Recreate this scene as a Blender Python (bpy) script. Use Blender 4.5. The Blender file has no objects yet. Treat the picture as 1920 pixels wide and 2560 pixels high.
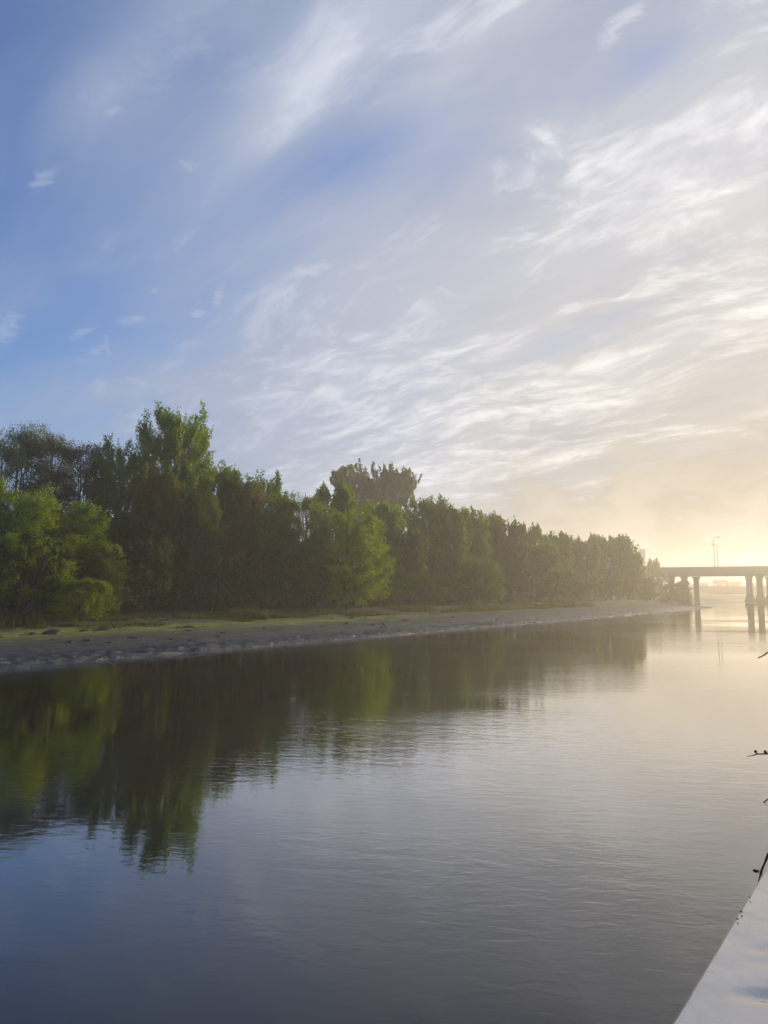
import bpy, math, random
import numpy as np

# ------------------------------------------------------------------ camera
sc = bpy.context.scene
col = sc.collection
F = 1849.0                      # focal length in photograph pixels (26 mm equivalent)
HOR = 1484.0                    # horizon row in the photograph
CAMZ = 3.4
TH = math.atan((HOR - 1280.0) / F)
cd = bpy.data.cameras.new('camera')
cd.sensor_fit = 'VERTICAL'; cd.sensor_height = 36.0; cd.lens = 26.0
cd.clip_start = 0.05; cd.clip_end = 6000.0
cam = bpy.data.objects.new('camera', cd); col.objects.link(cam)
cam.location = (0, 0, CAMZ); cam.rotation_euler = (math.pi / 2 + TH, 0, 0)
sc.camera = cam

SUN_AZ = math.radians(44.0)     # to the right of the view direction (+Y)
SUN_EL = math.radians(7.5)
SUN = (math.sin(SUN_AZ) * math.cos(SUN_EL), math.cos(SUN_AZ) * math.cos(SUN_EL), math.sin(SUN_EL))
SKY_STRENGTH = 0.12
SUN_STRENGTH = 4.8
EXPOSURE = 0.25
HAZE_DENSITY = 0.0012
HAZE_G = 0.57


def pix_dir(px, py):
    dx = (px - 960.0) / F; dy = (1280.0 - py) / F
    v = np.array([dx, math.cos(TH) - dy * math.sin(TH), math.sin(TH) + dy * math.cos(TH)])
    return v / np.linalg.norm(v)


# ------------------------------------------------------------------ world
class E:
    """a socket with arithmetic"""
    nt = None

    def __init__(self, s): self.s = s

    @staticmethod
    def m(op, *a, clamp=False):
        n = E.nt.nodes.new('ShaderNodeMath'); n.operation = op; n.use_clamp = clamp
        for i, v in enumerate(a):
            if isinstance(v, E): E.nt.links.new(v.s, n.inputs[i])
            else: n.inputs[i].default_value = float(v)
        return E(n.outputs[0])

    def __add__(self, o): return E.m('ADD', self, o)
    def __radd__(self, o): return E.m('ADD', o, self)
    def __sub__(self, o): return E.m('SUBTRACT', self, o)
    def __rsub__(self, o): return E.m('SUBTRACT', o, self)
    def __mul__(self, o): return E.m('MULTIPLY', self, o)
    def __rmul__(self, o): return E.m('MULTIPLY', o, self)
    def __truediv__(self, o): return E.m('DIVIDE', self, o)
    def pow(self, o): return E.m('POWER', self, o)
    def clamp(self): return E.m('ADD', self, 0.0, clamp=True)

    def step(self, a, b, lo=0.0, hi=1.0):
        n = E.nt.nodes.new('ShaderNodeMapRange'); n.interpolation_type = 'SMOOTHSTEP'
        E.nt.links.new(self.s, n.inputs['Value'])
        n.inputs['From Min'].default_value = a; n.inputs['From Max'].default_value = b
        n.inputs['To Min'].default_value = lo; n.inputs['To Max'].default_value = hi
        return E(n.outputs['Result'])


def comb(x, y, z=0.0):
    n = E.nt.nodes.new('ShaderNodeCombineXYZ')
    for i, v in enumerate((x, y, z)):
        if isinstance(v, E): E.nt.links.new(v.s, n.inputs[i])
        else: n.inputs[i].default_value = v
    return E(n.outputs[0])


def noise(vec, scale=1.0, detail=4.0, rough=0.55, dist=0.0, dims='3D'):
    n = E.nt.nodes.new('ShaderNodeTexNoise'); n.noise_dimensions = dims
    if vec is not None: E.nt.links.new(vec.s, n.inputs['Vector'])
    n.inputs['Scale'].default_value = scale; n.inputs['Detail'].default_value = detail
    n.inputs['Roughness'].default_value = rough; n.inputs['Distortion'].default_value = dist
    return E(n.outputs['Fac'])


def mixc(f, a, b):
    n = E.nt.nodes.new('ShaderNodeMix'); n.data_type = 'RGBA'
    E.nt.links.new(f.s, n.inputs[0])
    for v, k in ((a, 6), (b, 7)):
        if isinstance(v, E): E.nt.links.new(v.s, n.inputs[k])
        else: n.inputs[k].default_value = (*v, 1.0)
    return E(n.outputs[2])


def build_world():
    w = bpy.data.worlds.new('World'); sc.world = w; w.use_nodes = True
    nt = w.node_tree; nt.nodes.clear(); E.nt = nt
    out = nt.nodes.new('ShaderNodeOutputWorld'); bg = nt.nodes.new('ShaderNodeBackground')
    nt.links.new(bg.outputs[0], out.inputs[0]); bg.inputs['Strength'].default_value = SKY_STRENGTH
    sky = nt.nodes.new('ShaderNodeTexSky'); sky.sky_type = 'NISHITA'; sky.sun_disc = False
    sky.sun_elevation = SUN_EL; sky.sun_rotation = SUN_AZ
    sky.altitude = 10; sky.air_density = 1.0; sky.dust_density = 0.4; sky.ozone_density = 5.0
    tc = nt.nodes.new('ShaderNodeTexCoord'); nrm = nt.nodes.new('ShaderNodeVectorMath'); nrm.operation = 'NORMALIZE'
    nt.links.new(tc.outputs['Generated'], nrm.inputs[0])
    sx = nt.nodes.new('ShaderNodeSeparateXYZ'); nt.links.new(nrm.outputs[0], sx.inputs[0])
    dx, dy, dz = E(sx.outputs[0]), E(sx.outputs[1]), E(sx.outputs[2])
    zz = E.m('MAXIMUM', dz, 0.0)
    K = 0.14
    px = dx / (zz + K); py = dy / (zz + K)                  # flat cloud deck seen in perspective
    sd = dx * SUN[0] + dy * SUN[1] + dz * SUN[2]

    def P(x, y):
        v = pix_dir(x, y); return v[0] / (max(v[2], 0) + K), v[1] / (max(v[2], 0) + K)
    az = math.radians(-47.0)
    ax, ay = math.sin(az), math.cos(az)
    qa = px * ax + py * ay; qb = px * ay - py * ax
    warp = noise(comb(px, py), 1.1, 3, 0.5) - 0.5
    streak = noise(comb(qa * 0.42 + warp * 0.5, qb * 1.5 + warp * 0.7, 3.1), 1.55, 5, 0.58, 0.25)
    fine = noise(comb(qa * 1.1 + warp * 0.9, qb * 2.6 + warp * 1.2, 7.7), 2.4, 8, 0.66, 0.35)
    soft = noise(comb(px, py, 1.7), 0.9, 2, 0.5, 0.2)

    def dot(vec):
        n = nt.nodes.new('ShaderNodeVectorMath'); n.operation = 'DOT_PRODUCT'; nt.links.new(nrm.outputs[0], n.inputs[0]); n.inputs[1].default_value = vec
        return E(n.outputs['Value'])

    def blob(x, y, rx, ry, rot=0.0):                        # an elliptical patch of sky around a direction
        c = pix_dir(x, y); e1 = pix_dir(x + rx * math.cos(rot), y - rx * math.sin(rot)) - c; e2 = pix_dir(x + ry * math.sin(rot), y + ry * math.cos(rot)) - c
        r1 = np.linalg.norm(e1); e1 = e1 - c * (e1 @ c); e1 /= np.linalg.norm(e1)
        r2 = np.linalg.norm(e2); e2 = e2 - c * (e2 @ c) - e1 * (e2 @ e1); e2 /= np.linalg.norm(e2)
        u = dot(e1 / r1); v = dot(e2 / r2)
        return E.m('POWER', 0.3679, E.m('MULTIPLY_ADD', u, u, v * v))
    cover = sd.step(0.32, 0.86) * 0.74 + 0.27
    cover = cover - blob(960, 390, 330, 100, 0.30) * 0.27 - blob(690, 420, 260, 90, 0.55) * 0.12 - blob(40, 420, 200, 420, 0.0) * 0.16 - blob(40, 20, 200, 160, 0.3) * 0.10
    cover = cover + blob(800, 170, 330, 75, 0.85) * 0.42 + blob(1200, 130, 330, 120, 0.75) * 0.20 + blob(330, 170, 360, 90, 0.75) * 0.20
    cover = cover - blob(1640, 150, 190, 70, 0.5) * 0.30 - blob(1420, 860, 260, 60, 0.2) * 0.22 + blob(420, 960, 480, 40, 0.2) * 0.24 + blob(640, 860, 420, 120, 0.1) * 0.14 + blob(640, 1110, 560, 130, 0.05) * 0.40 + blob(1150, 620, 420, 160, 0.3) * 0.16
    veil = (cover * 0.95 + (streak - 0.5) * 1.25 + (soft - 0.5) * 0.6).step(-0.10, 1.0)
    ripple = noise(comb(qa * 2.4 + warp, qb * 4.6 + warp * 1.5, 4.4), 3.4, 6, 0.66, 0.4)
    wisp = ((fine - 0.5) * 2.7 + (ripple - 0.5) * 1.3 * cover + (streak - 0.5) * 1.2 + cover * 0.5 + (soft - 0.5) * 0.8).step(0.36, 1.35)
    # small torn scraps of lower cloud
    puff = None
    pn = noise(comb(px * 0.8, py * 1.2, 9.0), 15.0, 4, 0.68, 1.2)
    for (x, y, rx, ry, rot) in ((545, 742, 36, 14, 1.3), (495, 785, 18, 9, .3), (785, 672, 62, 18, .25), (240, 878, 46, 13, .4), (268, 866, 34, 9, 1.7),
                                (205, 832, 32, 13, .4), (335, 798, 40, 11, .2), (105, 452, 46, 20, .6), (470, 415, 36, 16, -.4), (1555, 55, 75, 26, .75),
                                (12, 820, 50, 34, .4), (285, 275, 24, 11, .4), (668, 955, 20, 11, .6), (700, 985, 50, 8, .1), (860, 1020, 100, 16, .2), (390, 725, 22, 8, .2)):
        b = blob(x, y, rx * 1.3, ry * 1.3, rot)
        puff = b if puff is None else E.m('MAXIMUM', puff, b)
    puff = (puff * 1.3 + (pn - 0.5) * 3.4).step(0.45, 1.6) * puff.step(0.05, 0.6)
    # billowing fog bank low over the horizon
    hz = E.m('ARCTAN2', dx, dy)
    bn = noise(comb(hz * 3.0, dz * 5.5, 2.2), 2.6, 5, 0.55, 0.3)
    bank = ((bn - 0.5) * 0.34 + (0.150 - dz) + hz * 0.09).step(-0.01, 0.06)
    s = 1.0 / SKY_STRENGTH
    sc3 = lambda r, g, b: (r * s, g * s, b * s)
    warm = sd.step(0.72, 1.0)
    low = dz.step(0.55, 0.0)
    thick = ((streak - 0.5) * 1.7 + (soft - 0.5) * 1.3 + (fine - 0.5) * 0.7 + 0.5).clamp()
    base = mixc(sd.step(0.45, 0.93), sc3(0.31, 0.37, 0.50), mixc(thick, sc3(0.41, 0.425, 0.47), sc3(0.63, 0.62, 0.63)))
    wl = (warm * low).clamp()
    base = mixc(wl, base, mixc(thick, sc3(0.29, 0.295, 0.31), sc3(0.43, 0.425, 0.42)))
    lit = mixc(sd.step(0.45, 0.9), sc3(0.46, 0.52, 0.64), sc3(0.93, 0.92, 0.92))
    lit = mixc(wl, lit, sc3(0.74, 0.71, 0.66))
    hs = nt.nodes.new('ShaderNodeHueSaturation'); hs.inputs['Hue'].default_value = 0.507; hs.inputs['Saturation'].default_value = 0.93; hs.inputs['Value'].default_value = 1.8
    nt.links.new(sky.outputs[0], hs.inputs['Color'])
    c = E(hs.outputs[0])
    c = mixc((veil * 0.9 + wl * 0.6).clamp(), c, base)
    c = mixc((wisp * (0.25 + veil * 0.60)).clamp(), c, lit)
    fan = (blob(780, 175, 380, 95, 0.85) * 0.60 + blob(1170, 150, 330, 110, 0.75) * 0.36 + blob(300, 150, 300, 80, 0.7) * 0.22) * (fine * 1.3 - 0.05 + (streak - 0.5) * 1.2)
    c = mixc(fan.clamp(), c, lit)
    c = mixc((puff * 0.33).clamp(), c, lit)
    bt = bn.step(0.38, 0.62)
    bankc = mixc(sd.step(0.5, 0.95), sc3(0.48, 0.51, 0.58), mixc(bt, sc3(0.32, 0.30, 0.28), sc3(0.46, 0.43, 0.38)))
    bankc = mixc(sd.step(0.88, 0.985), bankc, mixc(bt, sc3(0.15, 0.165, 0.20), sc3(0.23, 0.24, 0.27)))
    c = mixc(bank, c, bankc)
    nt.links.new(c.s, bg.inputs['Color'])
    w.cycles.sampling_method = 'MANUAL'; w.cycles.sample_map_resolution = 512


build_world()
sl = bpy.data.lights.new('sun', 'SUN'); sl.energy = SUN_STRENGTH; sl.angle = math.radians(0.6); sl.color = (1.0, 0.81, 0.54)
so = bpy.data.objects.new('sun', sl); col.objects.link(so)
so.rotation_euler = (math.pi / 2 - SUN_EL, 0, -SUN_AZ + math.pi)
so.location = (60, 90, 60)
sc.view_settings.view_transform = 'Standard'; sc.view_settings.look = 'None'
sc.view_settings.exposure = EXPOSURE; sc.view_settings.gamma = 1.0; sc.view_settings.use_curve_mapping = False
cy = sc.cycles
cy.use_denoising = True; cy.denoiser = 'OPENIMAGEDENOISE'
cy.max_bounces = 5; cy.diffuse_bounces = 2; cy.glossy_bounces = 3; cy.transmission_bounces = 2; cy.volume_bounces = 0
cy.caustics_reflective = False; cy.caustics_refractive = False
cy.sample_clamp_indirect = 6.0
cy.use_light_tree = False
cy.use_adaptive_sampling = True; cy.adaptive_threshold = 0.03


# ------------------------------------------------------------------ helpers
def tag(o, label=None, cat=None, group=None, kind=None):
    if label: o['label'] = label
    if cat: o['category'] = cat
    if group: o['group'] = group
    if kind: o['kind'] = kind
    return o


def mesh_obj(name, verts, faces, mat, parent=None, smooth=False, loc=None):
    me = bpy.data.meshes.new(name)
    V = np.asarray(verts, dtype=np.float32)
    if isinstance(faces, np.ndarray):
        n, k = faces.shape
        me.vertices.add(len(V)); me.vertices.foreach_set('co', V.ravel())
        me.loops.add(n * k); me.loops.foreach_set('vertex_index', faces.astype(np.int32).ravel())
        me.polygons.add(n); me.polygons.foreach_set('loop_start', np.arange(0, n * k, k, dtype=np.int32))
        me.update(calc_edges=True)
    else:
        me.from_pydata(V.tolist(), [], faces); me.update()
    if smooth: me.polygons.foreach_set('use_smooth', np.ones(len(me.polygons), dtype=bool))
    if mat: me.materials.append(mat)
    o = bpy.data.objects.new(name, me); col.objects.link(o)
    if parent: o.parent = parent
    if loc is not None: o.location = loc
    return o


def empty(name, loc=(0, 0, 0), rz=0.0):
    o = bpy.data.objects.new(name, None); col.objects.link(o); o.location = loc; o.rotation_euler = (0, 0, rz)
    o.empty_display_size = 0.3
    return o


class MB:
    def __init__(self): self.v = []; self.f = []

    def add(self, vs, fs):
        k = len(self.v); self.v += [tuple(p) for p in vs]; self.f += [tuple(i + k for i in f) for f in fs]; return self

    def box(self, a, b, fr=None):
        """box between corners a,b, in the frame fr=(origin, ex, ey) if given"""
        c = [(x, y, z) for z in (a[2], b[2]) for y in (a[1], b[1]) for x in (a[0], b[0])]
        if fr:
            o, ex, ey = fr
            c = [(o[0] + x * ex[0] + y * ey[0], o[1] + x * ex[1] + y * ey[1], o[2] + z) for x, y, z in c]
        return self.add(c, [(0, 2, 3, 1), (4, 5, 7, 6), (0, 1, 5, 4), (2, 6, 7, 3), (0, 4, 6, 2), (1, 3, 7, 5)])

    def tube(self, pts, rad, n=8, cap=True):
        pts = [np.array(p, float) for p in pts]
        if not hasattr(rad, '__len__'): rad = [rad] * len(pts)
        k0 = len(self.v)
        for i, p in enumerate(pts):
            d = pts[min(i + 1, len(pts) - 1)] - pts[max(i - 1, 0)]; d /= np.linalg.norm(d) + 1e-9
            a = np.cross(d, (0.3, 0.2, 0.93) if abs(d[2]) < 0.9 else (1, 0, 0)); a /= np.linalg.norm(a); b = np.cross(d, a)
            for j in range(n):
                t = 2 * math.pi * j / n
                self.v.append(tuple(p + rad[i] * (math.cos(t) * a + math.sin(t) * b)))
        for i in range(len(pts) - 1):
            for j in range(n):
                self.f.append((k0 + i * n + j, k0 + i * n + (j + 1) % n, k0 + (i + 1) * n + (j + 1) % n, k0 + (i + 1) * n + j))
        if cap:
            self.f.append(tuple(k0 + j for j in reversed(range(n))))
            self.f.append(tuple(k0 + (len(pts) - 1) * n + j for j in range(n)))
        return self

    def build(self, name, mat, parent=None, smooth=False, loc=None):
        return mesh_obj(name, self.v, self.f, mat, parent, smooth, loc)


def new_mat(name):
    m = bpy.data.materials.new(name); m.use_nodes = True
    nt = m.node_tree; nt.nodes.clear(); E.nt = nt
    out = nt.nodes.new('ShaderNodeOutputMaterial')
    return m, nt, out


def principled(nt, out, rough=0.6, spec=0.5, metal=0.0):
    b = nt.nodes.new('ShaderNodeBsdfPrincipled'); nt.links.new(b.outputs[0], out.inputs['Surface'])
    b.inputs['Roughness'].default_value = rough; b.inputs['Specular IOR Level'].default_value = spec; b.inputs['Metallic'].default_value = metal
    return b


def objco(nt):
    t = nt.nodes.new('ShaderNodeTexCoord'); return E(t.outputs['Object'])


def geopos(nt):
    t = nt.nodes.new('ShaderNodeNewGeometry'); return E(t.outputs['Position'])


def scalevec(v, s):
    n = E.nt.nodes.new('ShaderNodeMapping'); E.nt.links.new(v.s, n.inputs[0]); n.inputs['Scale'].default_value = s
    return E(n.outputs[0])


def bump(nt, h, bsdf, strength=1.0, dist=1.0):
    n = nt.nodes.new('ShaderNodeBump'); nt.links.new(h.s, n.inputs['Height'])
    n.inputs['Strength'].default_value = strength; n.inputs['Distance'].default_value = dist
    nt.links.new(n.outputs[0], bsdf.inputs['Normal']); return n


def leaf_mat(name, ca, cb, transl=0.5, patch=None):
    m, nt, out = new_mat(name)
    g = nt.nodes.new('ShaderNodeNewGeometry'); r = E(g.outputs['Random Per Island'])
    oi = nt.nodes.new('ShaderNodeObjectInfo'); ro = E(oi.outputs['Random'])
    big = noise(E(g.outputs['Position']), 0.55, 1, 0.5)
    f = (r * 0.55 + (big - 0.5) * 1.1 + ro * 0.3).clamp()
    c = mixc(f, ca, cb)
    if patch:
        pf = noise(E(g.outputs['Position']), 0.33, 2, 0.5).step(0.52, 0.66)
        c = mixc(pf * 0.8, c, patch)
    d = nt.nodes.new('ShaderNodeBsdfDiffuse'); t = nt.nodes.new('ShaderNodeBsdfTranslucent'); x = nt.nodes.new('ShaderNodeMixShader')
    nt.links.new(c.s, d.inputs[0])
    hs = nt.nodes.new('ShaderNodeHueSaturation'); hs.inputs['Saturation'].default_value = 1.15; hs.inputs['Value'].default_value = 1.5
    nt.links.new(c.s, hs.inputs['Color']); nt.links.new(hs.outputs[0], t.inputs[0])
    x.inputs[0].default_value = transl; nt.links.new(d.outputs[0], x.inputs[1]); nt.links.new(t.outputs[0], x.inputs[2])
    nt.links.new(x.outputs[0], out.inputs['Surface'])
    return m


def plain_mat(name, ca, cb, scale=3.0, rough=0.8, bmp=0.0, metal=0.0, spec=0.4, dist=0.02):
    m, nt, out = new_mat(name); b = principled(nt, out, rough, spec, metal)
    v = objco(nt); n1 = noise(v, scale, 6, 0.6); n2 = noise(v, scale * 0.13, 3, 0.6)
    nt.links.new(mixc((n1 * 0.6 + n2 * 0.7 - 0.15).clamp(), ca, cb).s, b.inputs['Base Color'])
    if bmp: bump(nt, n1, b, bmp, dist)
    return m


M = {}
M['bark'] = plain_mat('bark', (0.035, 0.028, 0.022), (0.10, 0.085, 0.065), 6.0, 0.9, 0.6)
M['poplar'] = leaf_mat('poplar_leaf', (0.085, 0.145, 0.022), (0.21, 0.28, 0.05), 0.52)
M['poplar_bright'] = leaf_mat('bright_poplar_leaf', (0.10, 0.165, 0.025), (0.24, 0.30, 0.05), 0.55)
M['poplar_bronze'] = leaf_mat('bronze_poplar_leaf', (0.08, 0.11, 0.024), (0.19, 0.215, 0.045), 0.5, patch=(0.21, 0.125, 0.028))
M['bronze'] = leaf_mat('bronze_leaf', (0.05, 0.036, 0.028), (0.10, 0.075, 0.055), 0.35)
M['olive'] = leaf_mat('olive_leaf', (0.09, 0.11, 0.036), (0.19, 0.21, 0.075), 0.5)
M['willow'] = leaf_mat('willow_leaf', (0.085, 0.15, 0.012), (0.26, 0.31, 0.028), 0.52)
M['willow_pale'] = leaf_mat('pale_willow_leaf', (0.085, 0.135, 0.028), (0.20, 0.25, 0.055), 0.5)
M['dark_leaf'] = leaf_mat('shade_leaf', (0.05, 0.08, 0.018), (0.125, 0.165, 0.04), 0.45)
M['grass'] = leaf_mat('grass_blade', (0.045, 0.055, 0.016), (0.12, 0.12, 0.04), 0.45)
M['concrete'] = plain_mat('concrete', (0.16, 0.15, 0.135), (0.30, 0.28, 0.25), 0.8, 0.85, 0.3)
M['steel'] = plain_mat('grey_steel', (0.16, 0.16, 0.16), (0.26, 0.26, 0.25), 2.0, 0.5, 0, 0.6)
M['girder'] = plain_mat('dark_girder', (0.07, 0.07, 0.065), (0.14, 0.13, 0.12), 0.7, 0.7)
M['twig'] = plain_mat('twig_bark', (0.018, 0.010, 0.009), (0.05, 0.028, 0.022), 60.0, 0.6)
M['twig_pale'] = plain_mat('pale_twig_bark', (0.10, 0.07, 0.05), (0.20, 0.15, 0.11), 60.0, 0.6)
M['bud'] = plain_mat('bud_scale', (0.020, 0.004, 0.006), (0.055, 0.010, 0.012), 80.0, 0.75, spec=0.15)
M['hazed_concrete'] = plain_mat('hazed_concrete', (0.45, 0.44, 0.42), (0.60, 0.58, 0.55), 0.8, 0.85)  # tower concrete, haze put into its colour so it fades into the sky
M['litter'] = plain_mat('bleached_wood', (0.55, 0.53, 0.48), (0.75, 0.73, 0.68), 8.0, 0.7)

# ------------------------------------------------------------------ value noise for mesh relief
_rs = np.random.RandomState(5)
_T = _rs.rand(256, 256)


def vn(x, y):
    xi = np.floor(x).astype(int); yi = np.floor(y).astype(int); fx = x - xi; fy = y - yi
    fx = fx * fx * (3 - 2 * fx); fy = fy * fy * (3 - 2 * fy)
    g = lambda a, b: _T[a % 256, b % 256]
    return (g(xi, yi) * (1 - fx) + g(xi + 1, yi) * fx) * (1 - fy) + (g(xi, yi + 1) * (1 - fx) + g(xi + 1, yi + 1) * fx) * fy


def fbm(x, y, o=4):
    r = 0; a = 0.5
    for i in range(o):
        r = r + a * (vn(x + 17.3 * i, y + 9.1 * i) - 0.5); x = x * 2.03; y = y * 2.03; a *= 0.5
    return r


# ------------------------------------------------------------------ far bank: s runs along the waterline, t inland
P0 = np.array([-17.3, 33.4]); U = np.array([0.552, 0.834]); N = np.array([-0.834, 0.552])


def shift(s):
    s = np.asarray(s, float)
    w = 0.9 * fbm(s * 0.06, s * 0 + 3.3, 3) + 0.35 * fbm(s * 0.5, s * 0 + 8.8, 3)
    x = np.clip((s - 176) / 26.0, 0, 1)
    return w + 21.0 * x * x * (3 - 2 * x)


def bank_h(s, tt):
    """ground height at inland distance tt from the real waterline"""
    tt = np.asarray(tt, float); s = np.asarray(s, float)
    base = np.interp(tt, [-3, -0.4, 0, 0.25, 1.0, 2.2, 9, 13, 17, 24, 45, 60, 80, 500], [-0.9, -0.15, -0.03, 0.07, 0.22, 0.36, 0.85, 1.15, 1.75, 2.0, 6.0, 9.3, 10.0, 10.2])
    edge = np.exp(-((tt - 1.3) / 1.3) ** 2) * np.clip(tt * 2.5, 0, 1)
    rid = 1.0 - np.abs(2.0 * vn(s * 2.1 + 40, tt * 2.6 + s * 0.8) - 1.0)
    clod = edge * (0.18 * (rid - 0.55) * (0.2 + 1.2 * vn(s * 0.17, tt * 0 + 5.0)) + 0.24 * fbm(s * 3.6, tt * 5.5, 3))
    flat = np.clip((tt - 1.5) / 2.0, 0, 1) * np.clip((18 - tt) / 4.0, 0, 1)
    rip = flat * (0.24 * fbm(s * 0.45, tt * 1.5 + s * 0.12, 4) + 0.07 * fbm(s * 2.2, tt * 4.0, 3) - 0.10 * np.clip(vn(s * 0.42 + 11, tt * 1.7) - 0.70, 0, 1) * 3.0)
    hum = np.clip((tt - 10) / 6.0, 0, 1) * np.clip((40 - tt) / 10, 0, 1) * 0.35 * fbm(s * 0.15, tt * 0.3, 3)
    return base + clod + rip + hum


def xy(s, t): return P0[0] + U[0] * s + N[0] * t, P0[1] + U[1] * s + N[1] * t


def ground_z(x, y):
    d = np.array([x, y]) - P0; s = d @ U; t = d @ N
    return float(bank_h(s, t - shift(s)))


def place(px, t):
    """ground point that stands at inland distance t on the sight line through photograph column px"""
    rx = (px - 960.0) / F
    y = (t + 0.834 * -P0[0] * -1 * -1 + 0.552 * P0[1]) / (0.552 - 0.834 * rx) if False else (t + (P0 @ N)) / (rx * N[0] + N[1])
    return rx * y, y


def build_ground():
    s = np.concatenate([np.arange(-70, -12, 2.0), np.arange(-12, 60, 0.11), np.arange(60, 130, 0.3), np.arange(130, 215, 0.7), np.arange(215, 760, 8.0)])
    t = np.concatenate([np.array([-3, -1.5, -0.6]), np.arange(-0.2, 3.2, 0.12), np.arange(3.2, 10, 0.2), np.arange(10, 26, 0.45), np.array([27, 30, 36, 45, 52, 60, 70, 90, 140, 220, 340, 480])])
    S, Tt = np.meshgrid(s, t, indexing='ij')
    X, Y = xy(S, Tt + shift(S)); Z = bank_h(S, Tt)
    V = np.stack([X, Y, Z], -1).reshape(-1, 3)
    a, b = len(s), len(t)
    i = np.arange(a - 1)[:, None] * b + np.arange(b - 1)[None]
    Fq = np.stack([i, i + b, i + b + 1, i + 1], -1).reshape(-1, 4)[:, ::-1]
    m, nt, out = new_mat('river_bank_soil'); bs = principled(nt, out, 0.5, 0.5)
    at = nt.nodes.new('ShaderNodeAttribute'); at.attribute_name = 'inland'; tt = E(at.outputs['Fac'])
    p = geopos(nt)
    rot = nt.nodes.new('ShaderNodeMapping'); nt.links.new(p.s, rot.inputs[0]); rot.inputs['Rotation'].default_value = (0, 0, -math.atan2(U[1], U[0]))
    rv = E(rot.outputs[0])
    n1 = noise(scalevec(rv, (0.30, 1.25, 1)), 1.0, 7, 0.68, 0.3); n2 = noise(p, 7.0, 5, 0.65); n3 = noise(scalevec(rv, (0.12, 0.6, 1)), 1.0, 4, 0.6)
    mud = mixc((n1 * 1.6 - 0.35).clamp(), (0.014, 0.016, 0.016), (0.100, 0.104, 0.100))
    alg = mixc(n2, (0.026, 0.043, 0.017), (0.060, 0.086, 0.036))
    af = ((tt + (n1 - 0.5) * 7.0 + (n3 - 0.5) * 6.0).step(3.0, 9.0) * 0.75)
    c = mixc(af, mud, alg)
    n4 = noise(scalevec(rv, (0.55, 2.4, 1)), 1.0, 5, 0.7, 0.5)
    c = mixc(((n1 - 0.53) * 12.0).clamp() * 0.8, c, (0.022, 0.019, 0.016))
    c = mixc(((n4 - 0.58) * 16.0).clamp() * tt.step(1.0, 3.0) * 0.85, c, (0.020, 0.018, 0.014))
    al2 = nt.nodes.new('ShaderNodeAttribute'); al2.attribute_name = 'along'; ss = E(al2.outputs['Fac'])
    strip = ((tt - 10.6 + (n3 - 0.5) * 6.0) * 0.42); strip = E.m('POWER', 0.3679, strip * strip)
    sunlit_algae = (strip * ss.step(75.0, 30.0) * (n1 * 3.6 - 0.95).clamp()).clamp()
    c = mixc(sunlit_algae, c, mixc(n2, (0.18, 0.21, 0.022), (0.36, 0.37, 0.06)))  # yellow-green algae band, its sunlit brightness painted into the colour
    grs = mixc(n2, (0.035, 0.045, 0.014), (0.08, 0.085, 0.03))
    c = mixc((tt + (n1 - 0.5) * 5.0).step(12.0, 16.0), c, grs)
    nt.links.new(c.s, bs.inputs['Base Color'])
    nt.links.new((tt.step(0.0, 8.0, 0.30, 0.82) + (n1 - 0.5) * 0.5).clamp().s, bs.inputs['Roughness'])
    bump(nt, n2 * 0.5 + noise(p, 28.0, 3, 0.6) * 0.25 + n1 * 1.4 - n4 * 0.8, bs, 0.9, 0.16)
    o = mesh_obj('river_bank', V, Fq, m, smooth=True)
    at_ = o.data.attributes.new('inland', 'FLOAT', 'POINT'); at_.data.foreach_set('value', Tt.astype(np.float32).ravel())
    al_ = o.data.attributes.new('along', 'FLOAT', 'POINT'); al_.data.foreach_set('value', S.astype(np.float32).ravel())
    tag(o, 'muddy tidal river bank with green algae film below the tree line', None, None, 'structure')


build_ground()


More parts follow.
